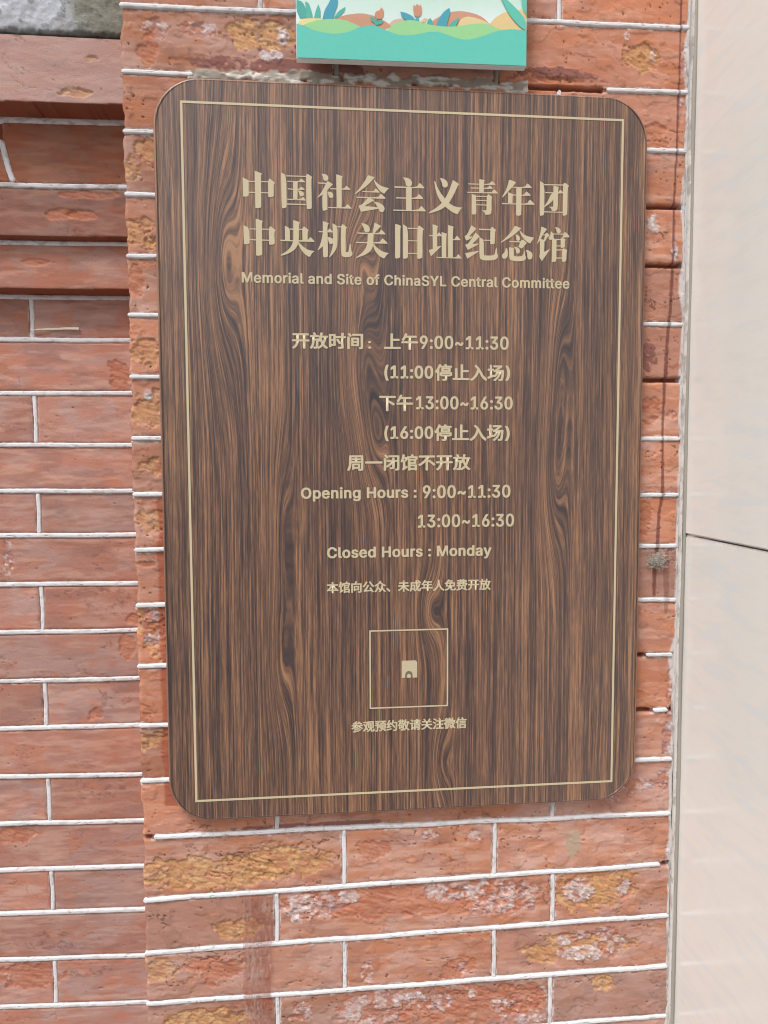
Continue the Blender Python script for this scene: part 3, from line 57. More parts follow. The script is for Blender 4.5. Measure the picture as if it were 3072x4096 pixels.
def sst(e0, e1, x):
    t = np.clip((x-e0)/(e1-e0), 0, 1); return t*t*(3-2*t)
def mix(a, b, m):
    return a*(1-m[..., None])+np.asarray(b)*m[..., None]
def empty(name, loc, label, cat, group=None):
    o = bpy.data.objects.new(name, None); COL.objects.link(o); o.location = loc; o.empty_display_size = .05
    o['label'] = label; o['category'] = cat
    if group: o['group'] = group
    return o
def link(name, me, mat, parent=None):
    o = bpy.data.objects.new(name, me); COL.objects.link(o)
    if mat: me.materials.append(mat)
    if parent:
        o.parent = parent
        bpy.context.view_layer.update()
        o.matrix_parent_inverse = parent.matrix_world.inverted()
    return o
def grid_mesh(name, X, Y, Z, col=None, smooth=False, flip=False):
    n, m = X.shape
    v = np.stack([X, Y, Z], -1).reshape(-1, 3).astype(np.float32)
    i = np.arange(n*m).reshape(n, m)
    q = np.stack([i[:-1, :-1], i[1:, :-1], i[1:, 1:], i[:-1, 1:]], -1).reshape(-1, 4)
    if flip: q = q[:, ::-1]
    return raw_mesh(name, v, q, col, smooth)
def raw_mesh(name, v, q, col=None, smooth=False):
    me = bpy.data.meshes.new(name)
    me.vertices.add(len(v)); me.vertices.foreach_set('co', np.asarray(v, np.float32).ravel())
    k = q.shape[1]
    me.loops.add(q.size); me.loops.foreach_set('vertex_index', q.ravel().astype(np.int32))
    me.polygons.add(len(q)); me.polygons.foreach_set('loop_start', np.arange(0, q.size, k, dtype=np.int32))
    me.update(calc_edges=True)
    if smooth: me.polygons.foreach_set('use_smooth', np.ones(len(q), bool))
    if col is not None:
        c = np.ones((len(v), 4), np.float32); c[:, :3] = np.clip(col.reshape(-1, 3), 0, 1)
        a = me.color_attributes.new('tint', 'FLOAT_COLOR', 'POINT'); a.data.foreach_set('color', c.ravel())
    me.validate()
    return me
class Nodes:
    def __init__(s, name):
        s.m = bpy.data.materials.new(name); s.m.use_nodes = True; s.t = s.m.node_tree
        s.p = s.t.nodes['Principled BSDF']
    def n(s, t, **kw):
        x = s.t.nodes.new(t)
        for k, v in kw.items(): setattr(x, k, v)
        return x
    def l(s, a, b): s.t.links.new(a, b)
    def math(s, op, a, b=None, c=None):
        x = s.n('ShaderNodeMath', operation=op)
        for i, v in enumerate((a, b, c)):
            if v is None: continue
            if isinstance(v, (int, float)): x.inputs[i].default_value = v
            else: s.l(v, x.inputs[i])
        return x.outputs[0]
    def noise(s, scale, vec=None, detail=3, rough=.55):
        x = s.n('ShaderNodeTexNoise'); x.inputs['Scale'].default_value = scale; x.inputs['Detail'].default_value = detail; x.inputs['Roughness'].default_value = rough
        if vec is not None: s.l(vec, x.inputs['Vector'])
        return x.outputs['Fac']
    def pos(s, sx=1, sy=1, sz=1):
        g = s.n('ShaderNodeNewGeometry'); v = s.n('ShaderNodeVectorMath', operation='MULTIPLY'); v.inputs[1].default_value = (sx, sy, sz)
        s.l(g.outputs['Position'], v.inputs[0]); return v.outputs[0]
    def ramp(s, f, pts):
        r = s.n('ShaderNodeValToRGB'); e = r.color_ramp.elements
        while len(e) < len(pts): e.new(.5)
        for k, (p, c) in enumerate(pts): e[k].position = p; e[k].color = (*c, 1)
        s.l(f, r.inputs[0]); return r.outputs[0]
    def bump(s, h, strength, dist):
        b = s.n('ShaderNodeBump'); b.inputs['Strength'].default_value = strength; b.inputs['Distance'].default_value = dist
        s.l(h, b.inputs['Height']); s.l(b.outputs[0], s.p.inputs['Normal'])
    def scale_col(s, col, fac):
        v = s.n('ShaderNodeVectorMath', operation='SCALE'); s.l(col, v.inputs[0]); s.l(fac, v.inputs['Scale']); return v.outputs[0]
def plain(name, c, rough=.5, spec=.5, var=.06, sc=300):
    N = Nodes(name); rgb = N.n('ShaderNodeRGB'); rgb.outputs[0].default_value = (*c, 1)
    f = N.math('MULTIPLY_ADD', N.noise(sc, N.pos(), 3), var*2, 1-var)
    N.l(N.scale_col(rgb.outputs[0], f), N.p.inputs['Base Color'])
    N.p.inputs['Roughness'].default_value = rough; N.p.inputs['Specular IOR Level'].default_value = spec
    return N.m
def tinted(name, rough, spec, sc, var, bumpd, aniso=(1, 1, 1)):
    N = Nodes(name); a = N.n('ShaderNodeAttribute', attribute_name='tint')
    n1 = N.noise(sc, N.pos(*aniso), 4, .65)
    f = N.math('MULTIPLY_ADD', n1, var*2, 1-var)
    N.l(N.scale_col(a.outputs['Color'], f), N.p.inputs['Base Color'])
    N.p.inputs['Roughness'].default_value = rough; N.p.inputs['Specular IOR Level'].default_value = spec
    if bumpd: N.bump(n1, 1.0, bumpd)
    return N.m

M_BRICK = tinted('aged_brick', .88, .25, 850, .22, .0005, (1, 1, 1.5))
M_MORTAR = tinted('lime_pointing', .8, .3, 700, .08, .0004)
M_STONE = tinted('rough_stone', .9, .25, 800, .25, .0009)

# ------------------------------------------------------------------ pavement (structure)
def pavement():
    N = Nodes('paving'); f = N.noise(6, N.pos(), 6)
    N.l(N.ramp(f, [(.3, (.15, .147, .14)), (.7, (.22, .215, .205))]), N.p.inputs['Base Color']); N.p.inputs['Roughness'].default_value = .85
    X, Y = np.meshgrid(np.linspace(-60, 60, 13), np.concatenate([np.linspace(-60, -2, 7), [.15]]))
    o = link('pavement', grid_mesh('pavement', X, Y, np.zeros_like(X), flip=True), N.m); o['kind'] = 'structure'
pavement()

# ------------------------------------------------------------------ brick fields
def spot_mask(X, Z, cx, cz, rx, rz, seed, rough=.55):
    n = fbm(X*90, Z*120, seed, 5, .62)-.5
    r = ((X-cx)/(rx*1.12))**2+((Z-cz)/(rz*1.12))**2
    return sst(-.12, .22, 1-r+n*3.4*rough*1.6)
def apply_spots(spots, X, Z, h, col, seed0):
    zx, zz = Z[:, 0], X[0, :]
    for k, (cx, cz, rx, rz, kind) in enumerate(spots):
        i0, i1 = np.searchsorted(-zx, [-(cz+rz*2.2), -(cz-rz*2.2)]); j0, j1 = np.searchsorted(zz, [cx-rx*2.2, cx+rx*2.2])
        if i1 <= i0 or j1 <= j0: continue
        sl_ = (slice(i0, i1), slice(j0, j1)); x, z = X[sl_], Z[sl_]; sd_ = seed0+k*7
        strip = kind == 'o' and cx < -.02
        m = spot_mask(x, z, cx, cz, rx*(1.5 if strip else 1), rz*(.85 if strip else 1), sd_, .85 if strip else .55)
        sl2 = z+x*.28
        g = fbm(x*300, sl2*700, sd_+3, 4, .6); gl = fbm(x*70, sl2*420, sd_+5, 4); bl = fbm(x*120, z*170, sd_+9, 5, .68)
        c = col[sl_]
        if kind == 'o':
            oc = mix(np.broadcast_to(np.array(lin((188, 140, 94))), x.shape+(3,)).copy(), lin((206, 164, 116)), sst(.38, .62, gl))
            m = m*(.35+.65*sst(.40, .52, bl+(m-.6)*.22)); oc = mix(oc, lin((180, 122, 92)), sst(.50, .62, bl)*.75); oc = mix(oc, lin((136, 92, 62)), sst(.64, .74, g)*.5)
            al = .62 if cx < -.02 else .85; c = c*(1-m[..., None]*al)+oc*m[..., None]*al
            h[sl_] -= m*(.0013+(gl-.5)*.0012+(g-.5)*.0010)
            rim = m*(1-m)*4; c = c*(1-.14*rim[..., None])
        elif kind in 'wW':
            f = sst(.46, .58, bl) if kind == 'w' else sst(.30, .44, bl)
            m = m*(.5+.5*sst(.42, .54, fbm(x*240, z*300, sd_+15, 4, .65))); under = mix(c, lin((178, 112, 88)), m*.7); under = mix(under, lin((160, 124, 122)), m*sst(.46, .6, fbm(x*90, z*110, sd_+13, 3))*.7)
            wc = mix(np.broadcast_to(np.array(lin((186, 172, 174))), x.shape+(3,)).copy(), lin((222, 216, 212)), sst(.42, .62, g))
            c = mix(under, wc, m*f*(.62 if kind == 'w' else .9))
            h[sl_] += (-.0011*m+m*f*.0009) if kind == 'w' else m*f*.0009
            h[sl_] += m*(bl-.5)*.0007+m*(g-.5)*.0005
        elif kind == 'r':
            c = mix(c, mix(np.broadcast_to(np.array(lin((184, 122, 94))), x.shape+(3,)), lin((166, 98, 74)), sst(.45, .6, gl)), m*(.5+.4*gl)); h[sl_] -= m*(.0010+(g-.5)*.0012)
        elif kind == 'd':
            c = mix(c, lin((128, 84, 78)), m*.85); h[sl_] += m*.0006
        elif kind == 'D':
            c = mix(c, lin((112, 78, 72)), m*sst(.50, .66, bl*.6+g*.4)*.55)
        elif kind == 'g':
            c = mix(c, lin((172, 152, 130)), m*.8)
        col[sl_] = c
def brick_colour(X, Z, bid, warm, seed):
    r1 = hsh(bid, bid*0+3, seed); r2 = hsh(bid, bid*0+11, seed); r3 = hsh(bid, bid*0+17, seed)
    base = np.array(lin((184, 129, 106))) if warm else np.array(lin((176, 128, 115)))
    c = np.broadcast_to(base, X.shape+(3,)).copy()
    ox, oz = r1*7, r2*5                                   # every brick has its own pattern
    big = fbm((X+ox)*20, (Z+oz)*40, seed+1, 4); st = fbm((X+ox)*26, (Z+oz)*170, seed+2, 4); pat = fbm((X+ox)*44, (Z+oz)*90, seed+5, 4)
    c = mix(c, lin((194, 152, 138) if warm else (178, 144, 136)), sst(.42, .62, big+.16*(r1-.5))*.8)
    c = mix(c, lin((188, 124, 92) if warm else (186, 122, 98)), sst(.50, .62, pat+.20*(r2-.5))*.6)
    c = mix(c, lin((150, 114, 108)), sst(.54, .72, fbm((X+ox)*26, (Z+oz)*60, seed+8, 4)+.14*(r3-.5))*(.35 if warm else .6))
    c = mix(c, lin((206, 168, 152)), sst(.53, .70, st)*.45)
    c = mix(c, lin((156, 104, 86)), sst(.55, .74, fbm((X+ox)*40, (Z+oz)*200, seed+12, 3))*.42)
    # wide pale scuffs with hard edges
    sc = fbm((X-ox)*30+Z*20, (Z-oz)*55, seed+21, 3); c = mix(c, lin((198, 156, 140)), sst(.60, .615, sc)*.35*sst(.35, .6, st))
    c = mix(c, lin((186, 116, 82)), sst(.55, .95, r3)*(.5 if warm else .22)); c = mix(c, lin((188, 152, 142)), sst(.6, 1, r1)*(.4 if warm else .2))
    c *= ((.75+.38*r2) if warm else (.85+.19*r2))[..., None]
    return c
def cracks(X, Z, seed):
    f = fbm(X*20, Z*46, seed, 5, .5); gate = sst(.57, .64, fbm(X*18, Z*24, seed+4, 3))
    return (1-sst(.001, .006, np.abs(f-.5)))*gate
def spread(a, b, fine, lo, hi, coarse=.008):
    mid = np.arange(a, b, fine)
    return np.concatenate([np.arange(lo, a, coarse), mid, np.arange(b, hi, coarse)])
def drip_mask(X, Z):
    m = np.zeros_like(X)
    for key, st in (('DRIP', .8), ('DRIP2', .45)):
        d = np.array(D[key]); z = d[::-1, 1]
        cx = np.interp(Z, z, d[::-1, 0]); w = np.interp(Z, z, d[::-1, 2])
        if key == 'DRIP': up = 9.
        else: up = z[-1]
        w = w*(.85+.4*vn(Z*300, Z*0, 5))
        m = np.maximum(m, st*(1-sst(.75, 1.15, np.abs(X-cx)/w))*(Z > z[0])*(Z < up))
    return m
BED_P = [[z0, z1] for z0, z1 in D['BEDS']]
PX0, PX1 = -.0595, .5285
def bed_z(k, x):
    z0, z1 = BED_P[k]; t = (x+.06)/.591
    return z0+(z1-z0)*t+(vn(x*16, x*0+k, 41)-.5)*.0013+(.0022*np.exp(-((x-.02)/.04)**2) if k == 0 else 0)
nb = len(BED_P)
while BED_P[-1][0] > .1: BED_P.append([BED_P[-1][0]-.0605, BED_P[-1][1]-.0605])
top = []
while (top[0] if top else BED_P[0])[0] < 2.45: b0 = top[0] if top else BED_P[0]; top.insert(0, [b0[0]+.061, b0[1]+.061])
KOFF = len(top); BED_P = top+BED_P
_bz = bed_z
def bedz(k, x): return _bz(k, x)
def perps_for(row):                # row r lies between bed r and bed r+1 (r counted from the first measured bed)
    if str(row) in D['PERPS']: return D['PERPS'][str(row)]
    return [.0815, .386] if row % 2 else [.1545, .322]
# white beads missing from the pillar (bed index -> intervals that stay)
KEEP = {1: [(-.0595, .010), (.437, .527)], 3: [(-.0595, .40)], 4: [(-.0595, .40)], 7: [(-.0595, .40)], 6: [(-.0595, .40)],
        11: [(-.0595, .40), (.493, .524)], 12: [(-.0595, .40), (.503, .52)], 15: [(-.0595, .515)], 14: [(-.047, .527)]}
KEEP.pop(7)
def pillar_field():
    xs = spread(-.0595, .5285, .0011, -.0595, .5285); zs = spread(.83, 1.99, .0011, .0, 2.5)[::-1]
    X, Z = np.meshgrid(xs, zs); n, m = X.shape
    row = np.full(X.shape, -1, int); zt = np.full(X.shape, 2.6); zb = np.full(X.shape, -.06)
    xl = xs
    for k in range(len(BED_P)):
        bz = bedz(k, xl)[None, :]
        below = Z < bz; row = np.where(below, k, row); zt = np.where(below, bz, zt)
        first = (~below) & (zb < bz); zb = np.where(first, np.maximum(zb, bz), zb)
    left = np.full(X.shape, -1.); right = np.full(X.shape, 9.); bidx = np.zeros(X.shape, int)
    for k in range(-1, len(BED_P)):
        r = k-KOFF
        sel = row == k
        if not sel.any(): continue
        for p in perps_for(r):
            a = sel & (X >= p); left = np.where(a, np.maximum(left, p), left); bidx = np.where(a, bidx+1, bidx)
            b = sel & (X < p); right = np.where(b, np.minimum(right, p), right)
    bid = row*7+bidx+100
    g = .0024
    wob = (fbm(X*130, Z*130, 7, 4, .6)-.5)*.0028
    dz = np.minimum(zt-Z, Z-zb)-g; dx = np.minimum(X-left, right-X)-g
    d = np.minimum(dz, dx)+wob*.55
    face = sst(-.0006, .0006, d)
    # height outward from the wall plane
    h = (hsh(bid, bid*0, 9)-.5)*.0014+(fbm(X*26, Z*30, 15, 3)-.5)*.0016+(fbm(X*140, Z*260, 19, 4, .5)-.5)*.0006
    h += np.clip(d/.003, 0, 1)*.0007-.0007
    lip = fbm(X*60, Z*90, 25, 3); h += .0005*(lip > .60)
    cr = cracks(X, Z, 77); h -= cr*.0016
    col = brick_colour(X, Z, bid, True, 300)
    col *= (1-.42*cr)[..., None]; col *= (1-.10*(lip > .52)*(vn(X*90, Z*90, 2) > .5))[..., None]
    pits = sst(.86, .90, fbm(X*330, Z*330, 91, 2)); h -= pits*.0016; col *= (1-.5*pits)[..., None]
    rnd = [[x, z, rx, rz, k] for x, z, rx, rz, k in D['SPOTS']]
    apply_spots(rnd, X, Z, h, col, 1000)
    # lime feathering along the beads
    lime = (1-sst(.0004, .0016, d-(fbm(X*200, Z*200, 51, 3)-.55)*.004))*face*.75
    bare = np.zeros_like(X)
    for k in KEEP:
        kk = k+KOFF; near = np.abs(Z-bedz(kk, xs)[None, :]) < .0065
        ok = np.zeros_like(X, bool)
        for a, b in KEEP[k]: ok |= (X > a-.003) & (X < b+.003)
        bare = np.where(near & ~ok, 1, bare)
    gap = mix(np.broadcast_to(np.array(lin((150, 92, 68))), X.shape+(3,)).copy(), lin((118, 66, 50)), fbm(X*100, Z*100, 61, 3))
    col = mix(col, lin((214, 208, 206)), lime*(1-bare))
    col = col*face[..., None]+gap*(1-face[..., None])
    h = h*face-(1-face)*(.0016+.006*bare)
    # white smear along the right edge
    sm = sst(0, .0025, X-.5235+(fbm(X*40, Z*22, 71, 3)-.5)*.016)*sst(.35, .5, fbm(X*60, Z*60, 73, 3)+.1)
    col = mix(col, lin((205, 200, 200)), sm*.85)
    # grey mortar smear behind the top edge of the sign
    bz1 = bedz(1+KOFF, xs)[None, :]
    gs = sst(.25, .45, fbm(X*90, Z*150, 81, 3)+.25-np.abs(Z-bz1)/.0125)*(X > .005)*(X < .352)
    gcol = mix(np.broadcast_to(np.array(lin((150, 142, 132))), X.shape+(3,)).copy(), lin((206, 202, 196)), sst(.45, .6, fbm(X*70, Z*300, 83, 3)))
    col = mix(col, gcol, gs); h = h*(1-gs)+gs*(.0012+(fbm(X*120, Z*160, 85, 3)-.5)*.004)
    dm = drip_mask(X, Z)
    col = mix(col, lin((104, 58, 54)), dm)
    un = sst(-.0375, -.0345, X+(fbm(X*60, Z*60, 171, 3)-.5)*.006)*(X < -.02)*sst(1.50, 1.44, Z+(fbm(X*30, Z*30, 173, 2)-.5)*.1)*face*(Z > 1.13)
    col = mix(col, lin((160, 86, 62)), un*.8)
    # worn left corner
    ed = (X-PX0); Zc = Z
    er = (fbm(Zc*60+bid*3.1, Zc*0, 95, 4, .6)-.45)*.006
    er = np.where(face[:, :1] > .5, er, er+.002)
    Xd = X+np.clip(1-ed/.012, 0, 1)*er
    Y = -h+np.where(ed < .004, .004-np.sqrt(np.maximum(0, .004**2-(.004-ed)**2)), 0)
    # return face running back to the recessed wall
    back = np.array([.13, .10, .075, .05, .03, .018, .010])
    Xr = np.repeat(Xd[:, :1], len(back), 1)+(fbm(Z[:, :1]*80, back[None, :]*80, 97, 3)-.5)*.003+np.where(face[:, :1] > .5, 0, .002)
    Yr = np.repeat(back[None, :], n, 0); Zr = np.repeat(Z[:, :1], len(back), 1); Cr = np.repeat(col[:, :1], len(back), 1)
    X2 = np.concatenate([Xr, Xd], 1); Y2 = np.concatenate([Yr, Y], 1); Z2 = np.concatenate([Zr, Z], 1); C2 = np.concatenate([Cr, col], 1)
    return grid_mesh('pillar_brickwork', X2, Y2, Z2, C2)

# white beads: list of polylines (x, y, z) -> one mesh
class Beads:
    def __init__(s): s.v = []; s.q = []; s.c = []; s.n = 0
    def add(s, P, w, hgt, seed, stain=False, dirt=.25, tone=(214, 211, 213)):
        P = np.asarray(P, float); seg = np.linalg.norm(np.diff(P, axis=0), axis=1); L = np.concatenate([[0], np.cumsum(seg)])
        N = max(6, int(L[-1]/.0013)); t = np.linspace(0, L[-1], N)
        Q = np.stack([np.interp(t, L, P[:, i]) for i in range(3)], 1)
        T = np.gradient(Q, axis=0); T /= np.linalg.norm(T, axis=1)[:, None]
        B = np.stack([-T[:, 2], 0*t, T[:, 0]], 1)
        Q += B*((fbm(t*25, t*0+seed, 3, 3)-.5)*.0006)[:, None]
        end = np.clip(np.minimum(t, L[-1]-t)/.0022, .05, 1); end = np.sqrt(1-(1-end)**2)
        K = 9; u = np.linspace(-1, 1, K)
        ww = w*(.93+.2*(fbm(t*60, t*0+seed, 11, 3)-.5))
        wl = ww*(1+.22*(fbm(t*380, t*0+seed, 21, 3)-.5)); wr = ww*(1+.22*(fbm(t*380, t*0+seed, 27, 3)-.5))
        half = np.where(u[None, :] < 0, wl[:, None], wr[:, None])/2*end[:, None]
        prof = np.sqrt(np.maximum(0, 1-np.abs(u)**4.5))[None, :]
        nick = sst(.70, .80, fbm(t[:, None]*260, u[None, :]*1.5+seed, 31, 3))
        hh = (hgt*prof*(.9+.2*fbm(t*50, t*0+seed, 37, 2))[:, None]+(fbm(t[:, None]*300, u[None, :]*2+seed*3, 41, 3)-.5)*.0004)*(.4+.6*end[:, None])-nick*.0008
        V = Q[:, None, :]+B[:, None, :]*(u[None, :]*half)[..., None]
        V[..., 1] += .0022-hh-.0022*prof
        c = np.broadcast_to(np.array(lin(tone)), (N, K, 3)).copy()
        dn = fbm(t[:, None]*90+seed, u[None, :]*.8+seed, 45, 4)
        c = mix(c, lin((160, 152, 146)), sst(.5, .74, dn)*dirt*1.4)
        c = mix(c, lin((150, 142, 138)), nick*.5)
        if stain: c = mix(c, lin((120, 104, 98)), drip_mask(V[..., 0], V[..., 2])*.95)
        i = np.arange(N*K).reshape(N, K)+s.n
        s.q.append(np.stack([i[:-1, :-1], i[:-1, 1:], i[1:, 1:], i[1:, :-1]], -1).reshape(-1, 4)); s.v.append(V.reshape(-1, 3)); s.c.append(c.reshape(-1, 3)); s.n += N*K
    def build(s, name, parent):
        me = raw_mesh(name, np.concatenate(s.v), np.concatenate(s.q), np.concatenate(s.c), True)
        return link(name, me, M_MORTAR, parent)

pillar = empty('brick_pillar', (.235, .05, 0), 'weathered orange red brick pillar with spalled faces and white raised joints, behind the wooden sign', 'brick pillar')
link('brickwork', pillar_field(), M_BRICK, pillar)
def pillar_beads():
    B = Beads()
    for k in range(len(BED_P)):
        r = k-KOFF
        for a, b in KEEP.get(r, [(-.0595, .527)]):
            x = np.linspace(a, b, 80); B.add(np.stack([x, x*0-.0002, bedz(k, x)], 1), .0057, .0017, k*1.7, True)
        if k+1 < len(BED_P):
            for p in perps_for(r):
                za = bedz(k, np.array([p]))[0]; zb = bedz(k+1, np.array([p]))[0]
                if r in (0, 1) or 2 <= r <= 12: 
                    if r != 0 and .0 < p < .46 and 1 <= r <= 12: pass
                B.add([[p, .0004, za-.002], [p+.0006, .0004, (za+zb)/2], [p, .0004, zb+.001]], .0058, .0013, k*3.3+p*50, False, .6 if r == 0 else .4, (150, 143, 132) if r == 0 else (214, 211, 213))
    B.build('pointing', pillar)
pillar_beads()
# corner filler between pillar and marble cladding
def filler():
    B = Beads()
    z = np.linspace(.0, 2.5, 400)
    x = .5268+(fbm(z*22, z*0, 3, 4, .6)-.5)*.006
    B.add(np.stack([x, z*0-.0002, z], 1), .0040, .0010, 5.5, False, .8, (196, 191, 187))
    x2 = .5300+(vn(z*6, z*0, 9)-.5)*.0016
    B.add(np.stack([x2, z*0-.0022, z], 1), .0034, .0020, 8.5, False, .6, (204, 198, 193))
    o = B.build('corner_filler', pillar)
filler()
def sealant():
    z = np.linspace(.0, 2.5, 500); a = np.linspace(-.2, math.pi+.2, 8)
    cx = .5326+(vn(z*7, z*0, 19)-.5)*.0022; r = .0021*(.8+.5*vn(z*20, z*0, 23))
    X = cx[:, None]+r[:, None]*np.cos(a)[None, :]; Y = -.0035-r[:, None]*np.sin(a)[None, :]; Z = np.repeat(z[:, None], 8, 1)
    link('sealant_line', grid_mesh('sealant_line', X, Y, Z, smooth=True), plain('grey_sealant', lin((150, 143, 134)), .6, .4), pillar)
sealant()

# ------------------------------------------------------------------ recessed wall at the left
PL_STONE, PL1, PL2, PL4, PLW = .046, .048, .083, .095, .12
wall = empty('brick_wall', (-.4, .2, 0), 'recessed flat brick wall left of the pillar, duller red brick with thin white joints', 'brick wall')
LB = [[p, z0+(z1-z0)*(-.35-x0)/(x1-x0), z0+(z1-z0)*(-.08-x0)/(x1-x0)] for p, z0, z1, x0, x1 in D['LBEDS']]
while LB[-1][1] > .1: LB.append([PLW, LB[-1][1]-.058, LB[-1][2]-.058])
def lbz(k, x):
    _, a, b = LB[k]; return a+(b-a)*(np.maximum(x, -.5)+.35)/.27+(vn(x*14, x*0+k, 141)-.5)*.0009
def wall_field():
    xs = spread(-.285, -.070, .0012, -1.1, -.045); zs = spread(.76, 1.934, .0012, 0, 1.934)[::-1]
    X, Z = np.meshgrid(xs, zs)
    nbk = len(LB); row = np.zeros(X.shape, int); zt = np.full(X.shape, 1.934); zb = np.full(X.shape, -.05)
    for k in range(nbk):
        bz = lbz(k, xs)[None, :]
        below = Z < bz; row = np.where(below, k+1, row); zt = np.where(below, bz, zt); first = (~below) & (zb < bz); zb = np.where(first, bz, zb)
    pl = np.array([PL1, PL2, PL2, PL4]+[PLW]*(nbk+1))[row]
    dist_p = np.full(X.shape, 9.); bidx = np.zeros(X.shape, int)
    for r in range(nbk+1):
        sel = row == r
        if not sel.any(): continue
        if r >= 4 and r % 2 == 0: ps = [-.193-.265*i for i in range(4)]+[-.193-.265*i-.1305 for i in range(4)]
        elif r >= 4: ps = [-.327-.265*i for i in range(4)]
        elif r == 1: ps = []
        else: ps = [-.36, -.62, -.9]
        for p in ps:
            dist_p = np.where(sel, np.minimum(dist_p, np.abs(X-p)), dist_p); bidx = np.where(sel & (X > p), bidx+1, bidx)
    arc = np.array(D['ARC']); ax = np.interp(Z, arc[::-1, 1], arc[::-1, 0]); sel = row == 1
    dist_p = np.where(sel, np.abs(X-ax), dist_p); bidx = np.where(sel & (X > ax), 1, bidx)
    bid = row*5+bidx+700; g = .0027
    wob = (fbm(X*120, Z*120, 207, 4, .6)-.5)*.002
    d_top = np.where(row == 0, 9, zt-Z-g)
    # overhanging courses keep a clean lower arris: the bead sits under them on the next course
    over = np.isin(row, (0, 2, 3))
    d_bot = Z-zb-np.where(over, .0022, g)
    d = np.minimum(np.minimum(d_top, d_bot), dist_p-g)+wob*np.where(over & (d_bot < .006), 1.1, .45)
    face = sst(-.0006, .0006, d)
    h = (hsh(bid, bid*0, 29)-.5)*.0012+(fbm(X*22, Z*26, 215, 3)-.5)*.0012+(fbm(X*130, Z*300, 219, 4, .5)-.5)*.0005+np.clip(d/.0025, 0, 1)*.0007
    cr = cracks(X*.8, Z*.8, 277)*.5; h -= cr*.0012
    pits = sst(.90, .94, fbm(X*300, Z*300, 291, 2)); h -= pits*.0012
    col = brick_colour(X, Z, bid, False, 500)
    rw = row[..., None]
    col = np.where(rw == 1, col*np.array([.74, .58, .46]), col); col = np.where((rw == 2), col*np.array([.70, .63, .60]), col); col = np.where(rw == 3, col*np.array([.90, .85, .82]), col)  # ledge shade painted into the colour of courses below; first also browner-fired
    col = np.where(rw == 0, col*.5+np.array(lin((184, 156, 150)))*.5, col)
    col *= (1-.5*cr)[..., None]*(1-.4*pits)[..., None]
    apply_spots(D['LSPOTS'], X, Z, h, col, 3000)
    lime = (1-sst(.0003, .0012, d-(fbm(X*180, Z*180, 251, 3)-.6)*.003))*face*.6
    col = mix(col, lin((206, 200, 197)), np.where(over & (d_bot < .004), 0, lime))
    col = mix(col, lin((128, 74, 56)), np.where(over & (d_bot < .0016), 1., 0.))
    gap = np.broadcast_to(np.array(lin((132, 70, 48))), X.shape+(3,))
    col = col*face[..., None]+gap*(1-face[..., None])
    nxt = np.array([PL2, PL2, PL4, PLW]+[PLW]*(nbk+1))[row]
    gp = np.where(over & (d_bot < 0), nxt+.003, pl+.0016)
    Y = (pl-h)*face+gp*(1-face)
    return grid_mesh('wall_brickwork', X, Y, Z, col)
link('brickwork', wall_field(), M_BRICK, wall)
def wall_beads():
    B = Beads()
    for k in range(len(LB)):
        pl = LB[k][0]; x = np.linspace(-1.1 if k > 3 else -1.1, -.052, 260)
        B.add(np.stack([x, x*0+pl-.0002, lbz(k, x)-(.0012 if k in (0, 2, 3) else 0)], 1), .0067 if k else .0080, .0019, k*2.3+.7, False, .5 if k < 4 else .28)
    for r in range(1, len(LB)):
        if r == 1: continue
        if r >= 4 and r % 2 == 0: ps = [-.193, -.193-.1305, -.458]
        elif r >= 4: ps = [-.327, -.592]
        else: ps = [-.36]
        for p in ps:
            za = lbz(r-1, np.array([p]))[0]; zb = lbz(r, np.array([p]))[0]; pl = [0, PL2, PL2, PL4][r] if r < 4 else PLW
            B.add([[p, pl+.0003, za-.002], [p+.001, pl+.0003, (za+zb)/2], [p+.0003, pl+.0003, zb+.002]], .0064, .0014, r*3.1+p*9, False, .35)
    A = np.array(D['ARC']); B.add(np.stack([A[:, 0], A[:, 0]*0+PL2+.0002, A[:, 1]], 1), .0072, .0018, 77.7, False, .5)
    B.build('pointing', wall)
wall_beads()
def stone():
    xs = spread(-.245, -.070, .0014, -1.1, -.045); zs = spread(1.9345, 2.02, .0014, 1.9345, 2.5, .01)[::-1]
    X, Z = np.meshgrid(xs, zs)
    n1 = fbm(X*28, Z*28, 401, 5, .6); n2 = fbm(X*160, Z*160, 407, 4, .65)
    c = mix(np.broadcast_to(np.array(lin((186, 188, 196))), X.shape+(3,)).copy(), lin((128, 126, 112)), sst(-.15, -.085, X+(n1-.5)*.10))
    c = mix(c, lin((206, 208, 216)), sst(.52, .7, n1)*.5*(X < -.12)); c = mix(c, lin((84, 82, 76)), sst(.56, .72, n2)*.55)
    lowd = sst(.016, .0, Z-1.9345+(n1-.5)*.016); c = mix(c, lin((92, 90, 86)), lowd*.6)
    h = (n1-.5)*.005+(n2-.5)*.003-sst(.006, 0, Z-1.9345+(n2-.5)*.006)*.004
    Y = PL_STONE-h; Y[-1, :] = .12
    link('lintel_stone', grid_mesh('lintel_stone', X, Y, Z, c), M_STONE, wall)
stone()

